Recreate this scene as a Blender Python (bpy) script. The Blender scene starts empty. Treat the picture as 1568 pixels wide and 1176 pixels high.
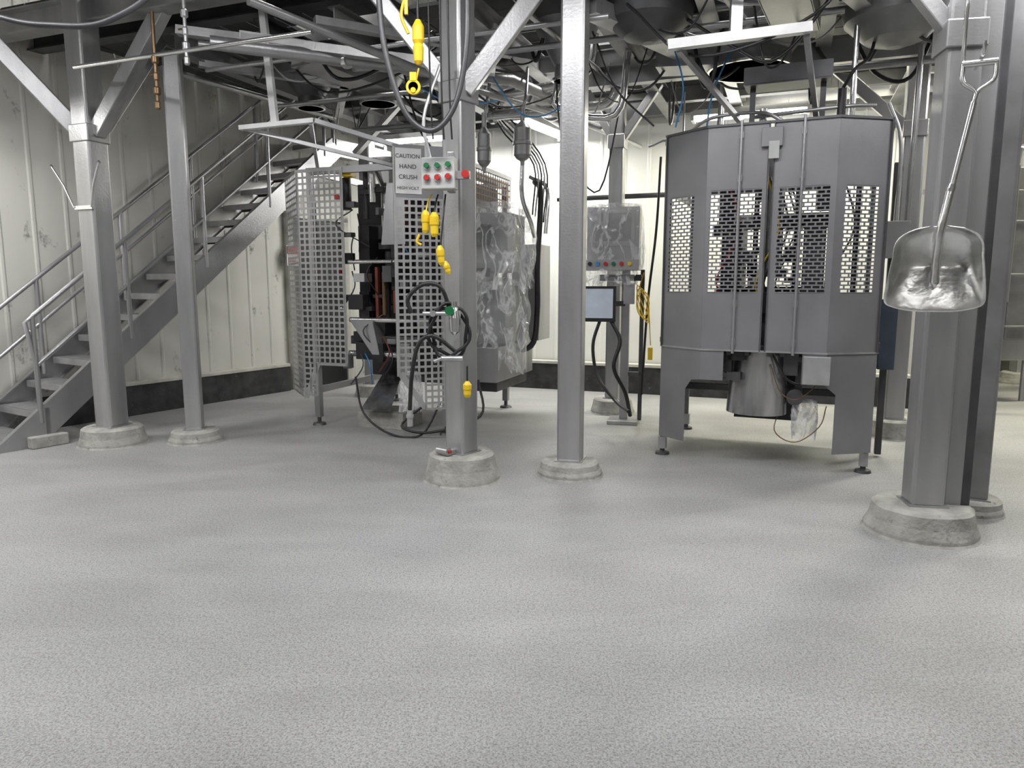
import bpy, math, random
import bmesh
from mathutils import Vector, Matrix, noise
random.seed(7)
scene = bpy.context.scene
R = math.radians

# ------------------------------------------------------------------ materials
def mat(name, col, rough=.5, metal=0., var=.15, nscale=6., bump=0., bscale=60., stretch=None, alpha=1., emit=0., spec=.5, grime=None):
    m = bpy.data.materials.new(name); m.use_nodes = True
    nt = m.node_tree; b = nt.nodes['Principled BSDF']
    b.inputs['Roughness'].default_value = rough
    b.inputs['Metallic'].default_value = metal
    b.inputs['Specular IOR Level'].default_value = spec
    tc = nt.nodes.new('ShaderNodeTexCoord'); mp = nt.nodes.new('ShaderNodeMapping')
    nt.links.new(tc.outputs['Object'], mp.inputs['Vector'])
    if stretch: mp.inputs['Scale'].default_value = stretch
    n = nt.nodes.new('ShaderNodeTexNoise'); n.inputs['Scale'].default_value = nscale; n.inputs['Detail'].default_value = 6
    nt.links.new(mp.outputs[0], n.inputs['Vector'])
    cr = nt.nodes.new('ShaderNodeValToRGB')
    cr.color_ramp.elements[0].position = .3; cr.color_ramp.elements[1].position = .7
    lo = [max(0, c*(1-var)) for c in col]; hi = [min(1, c*(1+var)) for c in col]
    cr.color_ramp.elements[0].color = (*lo, 1); cr.color_ramp.elements[1].color = (*hi, 1)
    nt.links.new(n.outputs[0], cr.inputs[0])
    out = cr.outputs[0]
    if grime:
        gcol, gscale, thr, gst = grime
        mp2 = nt.nodes.new('ShaderNodeMapping'); mp2.inputs['Scale'].default_value = gst
        nt.links.new(tc.outputs['Object'], mp2.inputs['Vector'])
        g = nt.nodes.new('ShaderNodeTexNoise'); g.inputs['Scale'].default_value = gscale; g.inputs['Detail'].default_value = 9
        g.inputs['Roughness'].default_value = .75
        nt.links.new(mp2.outputs[0], g.inputs['Vector'])
        gr = nt.nodes.new('ShaderNodeMapRange'); gr.inputs[1].default_value = thr; gr.inputs[2].default_value = thr+.1
        nt.links.new(g.outputs[0], gr.inputs[0])
        mx = nt.nodes.new('ShaderNodeMix'); mx.data_type = 'RGBA'
        nt.links.new(gr.outputs[0], mx.inputs[0]); nt.links.new(out, mx.inputs[6])
        mx.inputs[7].default_value = (*gcol, 1); out = mx.outputs[2]
    nt.links.new(out, b.inputs['Base Color'])
    if bump:
        n2 = nt.nodes.new('ShaderNodeTexNoise'); n2.inputs['Scale'].default_value = bscale; n2.inputs['Detail'].default_value = 4
        nt.links.new(tc.outputs['Object'], n2.inputs['Vector'])
        bp = nt.nodes.new('ShaderNodeBump'); bp.inputs['Strength'].default_value = bump; bp.inputs['Distance'].default_value = .01
        nt.links.new(n2.outputs[0], bp.inputs['Height']); nt.links.new(bp.outputs[0], b.inputs['Normal'])
    b.inputs['Alpha'].default_value = alpha
    if emit:
        b.inputs['Emission Color'].default_value = (1, 1, 1, 1); b.inputs['Emission Strength'].default_value = emit
    return m

STEEL = mat('brushed_steel', (.40, .40, .41), .36, .75, .18, 3, .15, 90, (1, 1, .25))
COLST = mat('column_steel', (.39, .39, .395), .36, .65, .28, 3.5, .12, 60, (1, 1, .15))
GALV = mat('galvanised', (.48, .48, .49), .38, .7, .2, 5)
SHINY = mat('polished_steel', (.70, .70, .70), .22, .95, .1, 8)
DSTEEL = mat('dark_steel', (.09, .09, .095), .45, .5, .25, 5)
OVER = mat('overhead_steel', (.27, .27, .275), .42, .55, .3, 3)
CAB = mat('cabinet_steel', (.255, .255, .268), .40, .45, .12, 2.5, .05, 120)
CABD = mat('cabinet_edge', (.13, .13, .138), .45, .5, .12, 4)
BLACK = mat('black_rubber', (.014, .014, .016), .45)
BLK2 = mat('black_paint', (.024, .024, .026), .4, .2)
CONC = mat('pier_concrete', (.34, .335, .31), .85, 0, .25, 9, .7, 40, grime=((.17, .165, .15), 14, .58, (1, 1, 1)))
CREAM = mat('cream_panel', (.57, .565, .525), .45, 0, .12, 1.2, 0, 10, (1, 1, .2), grime=((.10, .10, .09), 3.6, .595, (1, 1, .6)))
WHITEP = mat('white_panel', (.76, .76, .72), .45, 0, .05, 1.2, 0, 10, (1, 1, .2), grime=((.25, .24, .2), 3.8, .64, (1, 1, .35)))
CURB = mat('black_curb', (.03, .03, .032), .6, 0, .6, 8, .3, grime=((.25, .25, .24), 10, .62, (1, 1, 1)))
TRIM = mat('trim_ledge', (.48, .47, .42), .6)
CEIL = mat('ceiling_paint', (.25, .25, .25), .8)
DWALL = mat('far_wall_paint', (.38, .38, .37), .7)
YEL = mat('yellow_plastic', (.78, .53, .02), .4, 0, .08)
RED = mat('red_plastic', (.42, .02, .02), .35)
GREEN = mat('green_plastic', (.01, .14, .05), .35)
ORANGE = mat('rust_red', (.17, .04, .025), .5, .2)
BLUE = mat('blue_tube', (.03, .22, .48), .4)
WHITE = mat('white_paint', (.72, .72, .72), .4)
LBOX = mat('light_grey_box', (.45, .46, .45), .4)
BRASS = mat('brass', (.20, .13, .07), .35, .8, .2)
TXT = mat('black_text', (.03, .03, .03), .6)
LAMP = mat('lamp_tube', (1, 1, 1), .5, emit=14)
SCREEN = mat('screen_glass', (.35, .42, .52), .15, emit=.12)
DECK = mat('deck_grating', (.06, .06, .062), .6, .3)

def film_mat():
    m = bpy.data.materials.new('plastic_film'); m.use_nodes = True
    nt = m.node_tree; b = nt.nodes['Principled BSDF']
    b.inputs['Base Color'].default_value = (.80, .81, .83, 1); b.inputs['Roughness'].default_value = .12
    b.inputs['Specular IOR Level'].default_value = 1.
    tc = nt.nodes.new('ShaderNodeTexCoord')
    mp = nt.nodes.new('ShaderNodeMapping'); mp.inputs['Scale'].default_value = (1, 1, .45); mp.inputs['Rotation'].default_value = (.3, .4, 0)
    nt.links.new(tc.outputs['Object'], mp.inputs['Vector'])
    n = nt.nodes.new('ShaderNodeTexNoise'); n.inputs['Scale'].default_value = 5; n.inputs['Detail'].default_value = 3; n.inputs['Distortion'].default_value = 1.2
    nt.links.new(mp.outputs[0], n.inputs['Vector'])
    a1 = nt.nodes.new('ShaderNodeMath'); a1.operation = 'SUBTRACT'; a1.inputs[1].default_value = .5; nt.links.new(n.outputs[0], a1.inputs[0])
    a2 = nt.nodes.new('ShaderNodeMath'); a2.operation = 'ABSOLUTE'; nt.links.new(a1.outputs[0], a2.inputs[0])
    bp = nt.nodes.new('ShaderNodeBump'); bp.inputs['Strength'].default_value = .9; bp.inputs['Distance'].default_value = .05
    nt.links.new(a2.outputs[0], bp.inputs['Height']); nt.links.new(bp.outputs[0], b.inputs['Normal'])
    mr = nt.nodes.new('ShaderNodeMapRange'); mr.inputs[1].default_value = 0; mr.inputs[2].default_value = .06
    mr.inputs[3].default_value = .70; mr.inputs[4].default_value = .22  # fold highlights put into the opacity: film is denser along creases
    nt.links.new(a2.outputs[0], mr.inputs[0]); nt.links.new(mr.outputs[0], b.inputs['Alpha'])
    return m
FILM = film_mat()

def floor_mat():
    m = bpy.data.materials.new('grit_epoxy_floor'); m.use_nodes = True
    nt = m.node_tree; b = nt.nodes['Principled BSDF']; L = nt.links
    tc = nt.nodes.new('ShaderNodeTexCoord')
    def ns(sc, det, rgh=.5, dist=0, st=(1, 1, 1), rot=0):
        mp = nt.nodes.new('ShaderNodeMapping'); mp.inputs['Scale'].default_value = st; mp.inputs['Rotation'].default_value = (0, 0, rot)
        L.new(tc.outputs['Object'], mp.inputs['Vector'])
        n = nt.nodes.new('ShaderNodeTexNoise'); n.inputs['Scale'].default_value = sc; n.inputs['Detail'].default_value = det
        n.inputs['Roughness'].default_value = rgh; n.inputs['Distortion'].default_value = dist
        L.new(mp.outputs[0], n.inputs['Vector']); return n
    def ramp(src, p0, c0, p1, c1):
        r = nt.nodes.new('ShaderNodeValToRGB'); e = r.color_ramp.elements
        e[0].position = p0; e[0].color = (*c0, 1); e[1].position = p1; e[1].color = (*c1, 1); L.new(src, r.inputs[0]); return r.outputs[0]
    def mul(a, c, f):
        mx = nt.nodes.new('ShaderNodeMix'); mx.data_type = 'RGBA'; mx.blend_type = 'MULTIPLY'; mx.inputs[0].default_value = f
        L.new(a, mx.inputs[6]); L.new(c, mx.inputs[7]); return mx.outputs[2]
    a = ns(.8, 3, .5, .5, (.7, 1.2, 1), .4); a2 = ns(1.9, 3, .5, .6, (.6, 1.3, 1), -.5)
    c = ns(135, 3, .8); c2 = ns(60, 3, .6)
    base = ramp(a.outputs[0], .30, (.365, .365, .362), .70, (.465, .467, .472))
    base = mul(base, ramp(a2.outputs[0], .38, (.86, .86, .86), .60, (1, 1, 1)), .85)
    base = mul(base, ramp(c.outputs[0], .38, (.34, .335, .32), .54, (1, 1, 1)), .85)
    base = mul(base, ramp(c2.outputs[0], .36, (.76, .755, .74), .52, (1, 1, 1)), .85)
    v = nt.nodes.new('ShaderNodeTexVoronoi'); v.inputs['Scale'].default_value = 2.6
    L.new(tc.outputs['Object'], v.inputs['Vector'])
    mr = nt.nodes.new('ShaderNodeMapRange'); mr.inputs[1].default_value = .010; mr.inputs[2].default_value = .018
    L.new(v.outputs['Distance'], mr.inputs[0])
    mx2 = nt.nodes.new('ShaderNodeMix'); mx2.data_type = 'RGBA'
    mx2.inputs[6].default_value = (.10, .09, .08, 1)
    L.new(mr.outputs[0], mx2.inputs[0]); L.new(base, mx2.inputs[7])
    L.new(mx2.outputs[2], b.inputs['Base Color'])
    b.inputs['Roughness'].default_value = .48
    bp = nt.nodes.new('ShaderNodeBump'); bp.inputs['Strength'].default_value = .6; bp.inputs['Distance'].default_value = .005
    L.new(c.outputs[0], bp.inputs['Height']); L.new(bp.outputs[0], b.inputs['Normal'])
    return m
FLOOR = floor_mat()

# ------------------------------------------------------------------ builders
class MB:
    def __init__(s): s.v = []; s.f = []; s.m = []; s.s = []; s.mats = []
    def mi(s, m):
        if m not in s.mats: s.mats.append(m)
        return s.mats.index(m)
    def add(s, vs, fs, m, smooth=False):
        o = len(s.v); k = s.mi(m)
        s.v += [Vector(v) for v in vs]
        for f in fs: s.f.append([o+i for i in f]); s.m.append(k); s.s.append(smooth)
    def obox(s, c, ax, ay, az, m):
        c, ax, ay, az = map(Vector, (c, ax, ay, az))
        vs = [c+ax*i+ay*j+az*k for i in (-1, 1) for j in (-1, 1) for k in (-1, 1)]
        s.add(vs, [(0, 1, 3, 2), (4, 6, 7, 5), (0, 4, 5, 1), (2, 3, 7, 6), (0, 2, 6, 4), (1, 5, 7, 3)], m)
    def box(s, c, sz, m, rz=0.):
        ca, sa = math.cos(rz), math.sin(rz)
        s.obox(c, (ca*sz[0]/2, sa*sz[0]/2, 0), (-sa*sz[1]/2, ca*sz[1]/2, 0), (0, 0, sz[2]/2), m)
    def frame(s, p, q):
        p, q = Vector(p), Vector(q); d = (q-p); L = d.length; d.normalize()
        up = Vector((0, 0, 1)) if abs(d.z) < .95 else Vector((0, 1, 0))
        side = d.cross(up).normalized(); u = side.cross(d).normalized()
        return p, q, d, L, side, u
    def beam(s, p, q, w, h, m):
        p, q, d, L, side, u = s.frame(p, q)
        s.obox((p+q)/2, d*L/2, side*w/2, u*h/2, m)
    def ibeam(s, p, q, w, h, m, t=.012):
        p, q, d, L, side, u = s.frame(p, q); c = (p+q)/2
        s.obox(c, d*L/2, side*t/2, u*h/2, m)
        for k in (-1, 1): s.obox(c+u*k*(h/2-t/2), d*L/2, side*w/2, u*t/2, m)
    def cbeam(s, p, q, w, h, m, t=.01, flip=1):
        p, q, d, L, side, u = s.frame(p, q); c = (p+q)/2
        s.obox(c+side*flip*(w/2), d*L/2, side*t/2, u*h/2, m)
        for k in (-1, 1): s.obox(c+u*k*(h/2-t/2), d*L/2, side*w/2, u*t/2, m)
    def tube(s, pts, r, m, n=8, spline=0, caps=True):
        pts = [Vector(p) for p in pts]
        if spline:
            P = [pts[0]*2-pts[1]]+pts+[pts[-1]*2-pts[-2]]; o = []
            for i in range(1, len(P)-2):
                for k in range(spline):
                    t = k/spline; a, b, c, d = P[i-1:i+3]
                    o.append(.5*((2*b)+(c-a)*t+(2*a-5*b+4*c-d)*t*t+(3*b-a-3*c+d)*t**3))
            o.append(pts[-1]); pts = o
        T = []
        for i in range(len(pts)):
            T.append((pts[min(i+1, len(pts)-1)]-pts[max(i-1, 0)]).normalized())
        nrm = T[0].orthogonal().normalized(); vs = []
        for i, p in enumerate(pts):
            nrm = (nrm-T[i]*nrm.dot(T[i])).normalized(); bn = T[i].cross(nrm)
            for k in range(n):
                a = 2*math.pi*k/n; vs.append(p+(nrm*math.cos(a)+bn*math.sin(a))*r)
        fs = [(i*n+k, i*n+(k+1) % n, (i+1)*n+(k+1) % n, (i+1)*n+k) for i in range(len(pts)-1) for k in range(n)]
        s.add(vs, fs, m, True)
        if caps: s.add(vs[:n], [tuple(range(n))[::-1]], m); s.add(vs[-n:], [tuple(range(n))], m)
    def lathe(s, c, prof, m, n=28, axis=(0, 0, 1), smooth=True):
        c = Vector(c); ax = Vector(axis).normalized(); a1 = ax.orthogonal().normalized(); a2 = ax.cross(a1)
        vs = []
        for r, z in prof:
            for k in range(n):
                a = 2*math.pi*k/n; vs.append(c+ax*z+(a1*math.cos(a)+a2*math.sin(a))*r)
        for i in range(len(prof)-1):
            seg = [vs[i*n+k] for k in range(n)]+[vs[(i+1)*n+k] for k in range(n)]
            s.add(seg, [(k, (k+1) % n, n+(k+1) % n, n+k) for k in range(n)], m, smooth)
        if prof[0][0] > 1e-4: s.add(vs[:n], [tuple(range(n))[::-1]], m)
        if prof[-1][0] > 1e-4: s.add(vs[-n:], [tuple(range(n))], m)
    def cyl(s, p, q, r, m, n=16):
        p, q = Vector(p), Vector(q); s.lathe(p, [(r, 0), (r, (q-p).length)], m, n, q-p)
    def pbox(s, p0, p1, s0, s1, z0, z1, m, t=.004, n=0.):
        p0 = Vector((p0[0], p0[1], 0)); p1 = Vector((p1[0], p1[1], 0)); d = (p1-p0).normalized(); nn = Vector((d.y, -d.x, 0))
        c = p0+d*(s0+s1)/2+nn*n; c.z = (z0+z1)/2
        s.obox(c, d*(s1-s0)/2, nn*t/2, (0, 0, (z1-z0)/2), m)
    def vpoly(s, p0, p1, poly, m, t=.004):
        p0 = Vector((p0[0], p0[1], 0)); p1 = Vector((p1[0], p1[1], 0)); d = (p1-p0).normalized(); nn = Vector((d.y, -d.x, 0))*t/2
        A = [p0+d*a+Vector((0, 0, z))+nn for a, z in poly]; B = [v-nn*2 for v in A]; n = len(poly)
        s.add(A+B, [tuple(range(n)), tuple(range(n, 2*n))[::-1]]+[(i, i+n, (i+1) % n+n, (i+1) % n) for i in range(n)], m)
    def grid(s, p0, p1, s0, s1, z0, z1, nx, nz, m, bar=.012, t=.004):
        for i in range(nx+1):
            a = s0+(s1-s0)*i/nx; s.pbox(p0, p1, a-bar/2, a+bar/2, z0, z1, m, t)
        for j in range(nz+1):
            z = z0+(z1-z0)*j/nz; s.pbox(p0, p1, s0, s1, z-bar/2, z+bar/2, m, t*.9)
    def slots(s, p0, p1, s0, s1, z0, z1, nx, nz, m, bar=.010, t=.004):
        dz = (z1-z0)/nz; dx = (s1-s0)/nx
        for j in range(nz+1):
            z = z0+dz*j; s.pbox(p0, p1, s0, s1, z-bar/2, z+bar/2, m, t)
        for j in range(nz):
            for i in range(nx+1):
                a = s0+dx*(i+(.5 if j % 2 else 0))
                if a > s1-.003: continue
                s.pbox(p0, p1, a-bar*.6, a+bar*.6, z0+dz*j, z0+dz*(j+1), m, t*.9)
    def winpanel(s, p0, p1, z0, z1, w0, w1, wz0, wz1, m, nx, nz, t=.004):
        L = (Vector(p1)-Vector(p0)).length
        s.pbox(p0, p1, 0, w0, z0, z1, m, t); s.pbox(p0, p1, w1, L, z0, z1, m, t)
        s.pbox(p0, p1, w0, w1, z0, wz0, m, t); s.pbox(p0, p1, w0, w1, wz1, z1, m, t)
        s.slots(p0, p1, w0, w1, wz0, wz1, nx, nz, m, t=t)
    def done(s, name, parent=None, bevel=0.):
        me = bpy.data.meshes.new(name)
        me.from_pydata([tuple(v) for v in s.v], [], s.f)
        for m in s.mats: me.materials.append(m)
        me.polygons.foreach_set('material_index', s.m); me.polygons.foreach_set('use_smooth', s.s)
        me.update()
        o = bpy.data.objects.new(name, me); scene.collection.objects.link(o)
        if parent is not None: o.parent = parent
        if bevel:
            b = o.modifiers.new('bevel', 'BEVEL'); b.width = bevel; b.segments = 2; b.limit_method = 'ANGLE'; b.angle_limit = R(50)
        return o
G_M = {}
def group(name, loc=(0, 0, 0), rz=0.):
    e = bpy.data.objects.new(name, None); e.empty_display_size = .2
    e.location = loc; e.rotation_euler = (0, 0, rz); scene.collection.objects.link(e)
    G_M[e.name] = Matrix.Translation(loc)@Matrix.Rotation(rz, 4, 'Z'); return e

ROT = R(-21)

# ------------------------------------------------------------------ room shell
b = MB(); b.box((0, 5, -.05), (24, 18, .1), FLOOR); fl = b.done('floor')
b = MB(); b.box((0, 5, 5.65), (24, 18, .1), CEIL)
for i in range(9): b.box((0, -3+i*2, 5.52), (23, .12, .16), CEIL)
b.done('ceiling')
def wall(name, p, q, m, inward, z1=5.6, z0=0., pitch=.3):
    p = Vector((*p, 0)); q = Vector((*q, 0)); d = (q-p); L = d.length; d.normalize(); n = Vector((*inward, 0)).normalized()
    prof = []; a = 0
    while a < L:
        prof += [(a, 0), (min(L, a+pitch-.05), 0), (min(L, a+pitch-.035), .008), (min(L, a+pitch-.015), .008)]; a += pitch
    prof.append((L, 0)); vs = []
    for a, o in prof:
        c = p+d*a+n*o; vs += [(c.x, c.y, z0), (c.x, c.y, z1)]
    bk = [p-n*.1, q-n*.1]
    k = len(vs); vs += [(bk[0].x, bk[0].y, z0), (bk[0].x, bk[0].y, z1), (bk[1].x, bk[1].y, z0), (bk[1].x, bk[1].y, z1)]
    fs = [(2*i, 2*i+2, 2*i+3, 2*i+1) for i in range(len(prof)-1)]+[(k, k+1, k+3, k+2), (0, 1, k+1, k), (k-2, k+2, k+3, k-1)]
    b = MB(); b.add(vs, fs, m); return b.done(name)
CORN = (-2.2, 10.68)
LW0 = (-10.7, -2.96)
wall('wall_left', LW0, CORN, CREAM, (.849, -.529))
BKE = (4.55, 8.1)
wall('wall_back', CORN, BKE, WHITEP, (-.358, -.934))
wall('wall_alcove', BKE, (4.75, 13), CREAM, (1, 0))
wall('wall_far', (4.75, 13), (11, 13), CREAM, (0, -1))
wall('wall_right', (11, 13), (11, -2.96), DWALL, (-1, 0))
wall('wall_front', (11, -2.96), LW0, DWALL, (0, 1))
def curb(name, p, q, inward, h=.34, t=.1):
    p = Vector((*p, 0)); q = Vector((*q, 0)); n = Vector((*inward, 0)).normalized()
    b = MB(); o = n*(t/2+.014)
    b.beam(p+o+Vector((0, 0, h/2)), q+o+Vector((0, 0, h/2)), t, h, CURB)
    b.beam(p+o+Vector((0, 0, h+.02)), q+o+Vector((0, 0, h+.02)), t+.02, .04, TRIM)
    b.done(name, bevel=.006)
curb('baseboard_left', (-4.6, 6.83), (-3.0, 9.4), (.849, -.529), .32)
curb('baseboard_back', (-1.9, 10.52), (4.5, 8.07), (-.358, -.934))
D0 = Vector((-2.93, 9.5, 0)); DD = Vector((.529, .849, 0)); DN = Vector((.849, -.529, 0))
b = MB()
b.obox(D0+DD*.5+DN*.035+Vector((0, 0, 1.1)), DD*.47, DN*.02, (0, 0, 1.1), BLK2)
for a in (0, 1.0): b.obox(D0+DD*a+DN*.04+Vector((0, 0, 1.15)), DD*.04, DN*.04, (0, 0, 1.15), TRIM)
b.obox(D0+DD*.5+DN*.04+Vector((0, 0, 2.28)), DD*.54, DN*.04, (0, 0, .04), TRIM)
b.obox(D0+DD*.85+DN*.07+Vector((0, 0, 1.05)), DD*.04, DN*.02, (0, 0, .015), SHINY)
b.done('door_1')
sg = group('warning_sign', (-2.86, 9.44, 1.75))
b = MB(); b.obox((0.02, -.01, 0), DD*.09, DN*.004, (0, 0, .13), WHITE); b.obox((0.026, -.014, .07), DD*.085, DN*.004, (0, 0, .05), RED)
b.obox((0.03, -.016, -.03), DD*.07, DN*.003, (0, 0, .008), RED); b.obox((0.03, -.016, -.07), DD*.07, DN*.003, (0, 0, .008), RED)
b.done('sign_plate', sg)

# ------------------------------------------------------------------ columns
def column(x, y, w, top, pr0, pr1, ph, rz=ROT, m=COLST, braces=(), w2=None):
    g = group('support_column', (x, y, 0), rz)
    b = MB(); n = 44; rs = random.random()*9
    prof = [(pr0*1.05, 0), (pr0*1.01, .012), (pr0, .03), ((pr0+pr1)/2, ph*.5), (pr1+.008, ph-.015), (pr1-.012, ph), (0.0001, ph)]
    b.lathe((0, 0, 0), prof, CONC, n)
    for v in b.v:
        d = noise.noise(Vector((v.x*9+rs, v.y*9, v.z*9)))*.008
        l = Vector((v.x, v.y, 0))
        if l.length > .01 and v.z < ph-.001: v += l.normalized()*d
    b.done('concrete_pier', g)
    b = MB(); w2 = w2 or w
    b.box((0, 0, (top+ph)/2), (w, w2, top-ph), m)
    b.done('shaft', g, bevel=.018)
    b = MB(); b.box((0, 0, ph+.004), (w+.03, w2+.03, .008), m)
    b.done('base_plate', g)
    if braces:
        b = MB()
        for (p, q, bw, kind) in braces:
            (b.beam if kind == 'b' else b.ibeam)(p, q, bw, bw, m)
        b.box((0, 0, braces[0][0][2]), (w+.025, w2+.025, .14), m)
        b.done('braces', g, bevel=.008)
    return g
cA = column(-3.51, 6.2, .19, 3.75, .27, .235, .16, braces=[((-.08, 0, 2.62), (-.72, -.55, 3.62), .13, 'b'), ((.08, 0, 2.62), (.8, .12, 3.6), .11, 'b'), ((0, .08, 2.62), (0, .8, 3.6), .1, 'b')])
cB = column(-2.83, 6.3, .14, 3.3, .225, .19, .11, rz=R(14))
cC = column(-.36, 5.05, .17, 3.5, .27, .225, .20, rz=R(-38), braces=[((-.05, .05, 2.66), (-.62, -.35, 3.5), .1, 'b'), ((.05, 0, 2.66), (.52, .42, 3.5), .12, 'b')])
cD = column(.43, 5.18, .172, 3.5, .235, .20, .11, rz=R(-16))
cE = column(2.33, 3.95, .175, 3.5, .292, .25, .165, rz=R(-10), braces=[((0, .05, 2.66), (0, .8, 3.5), .1, 'b'), ((-.05, 0, 2.7), (-.7, 0, 3.5), .08, 'b')])
cF = column(2.82, 4.3, .19, 3.5, .19, .17, .10, rz=R(-30), m=OVER)
cG = column(1.1, 7.75, .15, 3.4, .235, .2, .16, braces=[((-.03, 0, 2.85), (-.35, 0, 3.4), .08, 'b'), ((.03, 0, 2.85), (.42, 0, 3.4), .08, 'b')])
cH = column(3.5, 6.5, .17, 3.42, .22, .19, .17, braces=[((-.05, 0, 2.72), (-.75, .1, 3.42), .1, 'b')])
cI = column(-1.75, 8.95, .15, 3.4, .22, .19, .15)
cJ = column(7.1, 10.0, .17, 5.5, .25, .2, .17, rz=0, m=GALV)
b = MB(); b.box((.15, .03, 1.83), (.09, .1, 3.34), COLST); b.box((.215, -.005, 1.83), (.05, .03, 3.34), DSTEEL); b.done('side_channel', cE, bevel=.008)
b = MB()
for sx in (-1, 1):
    b.tube([(sx*.1, -.12, 2.02), (sx*.17, -.14, 2.2), (sx*.27, -.16, 2.36)], .008, SHINY); b.lathe((sx*.27, -.16, 2.36), [(.002, -.015), (.018, 0), (.002, .015)], SHINY, 10)
b.box((0, -.105, 2.02), (.2, .02, .03), SHINY)
b.done('hose_hooks', cA)

# ------------------------------------------------------------------ mezzanine frame
mz = group('mezzanine_platform', (-.36, 5.05, 0), ROT)
b = MB()
b.ibeam((-4.6, 0, 3.6), (4.2, 0, 3.6), .16, .2, COLST)
b.ibeam((-4.6, .42, 3.62), (4.2, .42, 3.62), .14, .18, DSTEEL)
b.ibeam((-2.9, 2.9, 3.5), (4.2, 2.9, 3.5), .16, .2, STEEL)
b.ibeam((-3.0, 4.5, 3.5), (4.6, 4.5, 3.5), .14, .2, OVER)
b.beam((.2, 2.2, 3.28), (3.3, 2.2, 3.28), .10, .18, STEEL)
b.done('girders', mz)
b = MB()
for x, m in ((-2.78, OVER), (-1.9, DSTEEL), (-1.2, OVER), (-.15, COLST), (.75, OVER), (1.5, COLST), (2.3, OVER), (3.1, COLST), (3.9, OVER)):
    b.ibeam((x, .35, 3.4), (x, 4.5, 3.4), .12, .18, m)
for i, (x0, x1, y) in enumerate(((-2.78, -1.9, 1.2), (-1.9, -1.2, 1.0), (-1.2, -.15, 1.2), (-.15, .75, 2.1), (.75, 1.5, 1.1), (1.5, 2.3, 1.0), (2.3, 3.1, 1.2), (-1.9, -.15, 3.7), (.75, 3.1, 3.6))):
    b.ibeam((x0, y, 3.4), (x1, y, 3.4), .1, .15, OVER)
b.done('joists', mz)
b = MB()
for (p, q, w) in (((.75, .5, 3.28), (1.5, 2.4, 3.28), .15), ((2.3, .6, 3.3), (3.1, 2.6, 3.3), .12), ((-2.78, .6, 3.3), (-1.2, 2.7, 3.3), .08), ((-1.2, .6, 3.3), (-2.78, 2.7, 3.3), .08),
                  ((-1.9, .1, 3.25), (-.3, 1.9, 3.25), .14), ((-1.2, .1, 3.3), (.0, 1.5, 3.3), .08), ((-2.3, -.1, 3.3), (-.1, .9, 3.05), .09), ((-2.7, 2.9, 2.9), (-2.1, 2.9, 3.4), .08)):
    b.beam(p, q, w, w*.7, COLST)
b.done('cross_braces', mz)
b = MB()
openings = [(-1.15, -.75, .6, 1.3), (1.2, 2.4, 1.2, 2.5), (.1, .6, 1.2, 2.6), (-2.2, -1.2, 1.2, 2.3), (2.6, 3.0, 2.0, 2.9), (-.9, 0.3, 3.2, 4.4), (1.6, 3.6, 3.2, 4.4), (-2.7, -2.3, 3.2, 4.2)]
x = -4.6
while x < 4.2:
    y = -.05
    while y < 4.6:
        if not any(a < x+.15 < c and d < y+.15 < e for a, c, d, e in openings):
            b.box((x+.15, y+.15, 3.72), (.285, .285, .03), DECK)
        y += .3
    x += .3
b.done('deck', mz)
b = MB()
for z in (4.2, 4.65): b.tube([(-4.5, 0, z), (4.1, 0, z)], .02, GALV)
for i in range(8): b.tube([(-4.5+i*1.22, 0, 3.7), (-4.5+i*1.22, 0, 4.65)], .02, GALV)
b.done('guard_rail', mz)
# product ducts, feed troughs and bins slung below the deck
b = MB()
b.cyl((-.95, 1.3, 3.3), (-.3, 3.0, 3.3), .17, STEEL, 28)
for t in (0, .35, .7, 1): 
    p = Vector((-.95, 1.3, 3.3)).lerp(Vector((-.3, 3.0, 3.3)), t); b.lathe(p, [(.19, 0), (.19, .03)], GALV, 28, (.65, 1.7, 0))
b.lathe((.3, 1.5, 3.08), [(.10, 0), (.10, .12), (.28, .45), (.28, .62)], OVER, 28); b.lathe((.3, 1.5, 3.08), [(.12, 0), (.12, .02)], SHINY, 24)
b.lathe((-2.35, 1.6, 3.1), [(.12, 0), (.12, .1), (.34, .4), (.34, .62)], DSTEEL, 28); b.lathe((-2.35, 1.6, 3.1), [(.14, 0), (.14, .02)], SHINY, 24)
b.lathe((2.75, 1.4, 3.05), [(.05, 0), (.2, .05), (.34, .18), (.38, .36), (.38, .66)], OVER, 30)
b.lathe((1.1, .9, 3.12), [(.04, 0), (.18, .04), (.30, .14), (.34, .3), (.34, .6)], DSTEEL, 30)
for p, q in (((-1.75, .7, 3.22), (-1.6, 1.6, 3.2)), ((1.0, 1.9, 3.2), (1.7, 1.9, 3.16)), ((2.0, .4, 3.2), (2.1, 1.3, 3.2))):
    b.beam(p, q, .3, .02, STEEL); p2, q2, d, L, sd, u = b.frame(p, q)
    for k in (-1, 1): b.obox((p2+q2)/2+sd*k*.15+u*.06, d*L/2, sd*.005, u*.07, STEEL)
b.done('ducts_and_bins', mz)

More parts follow.
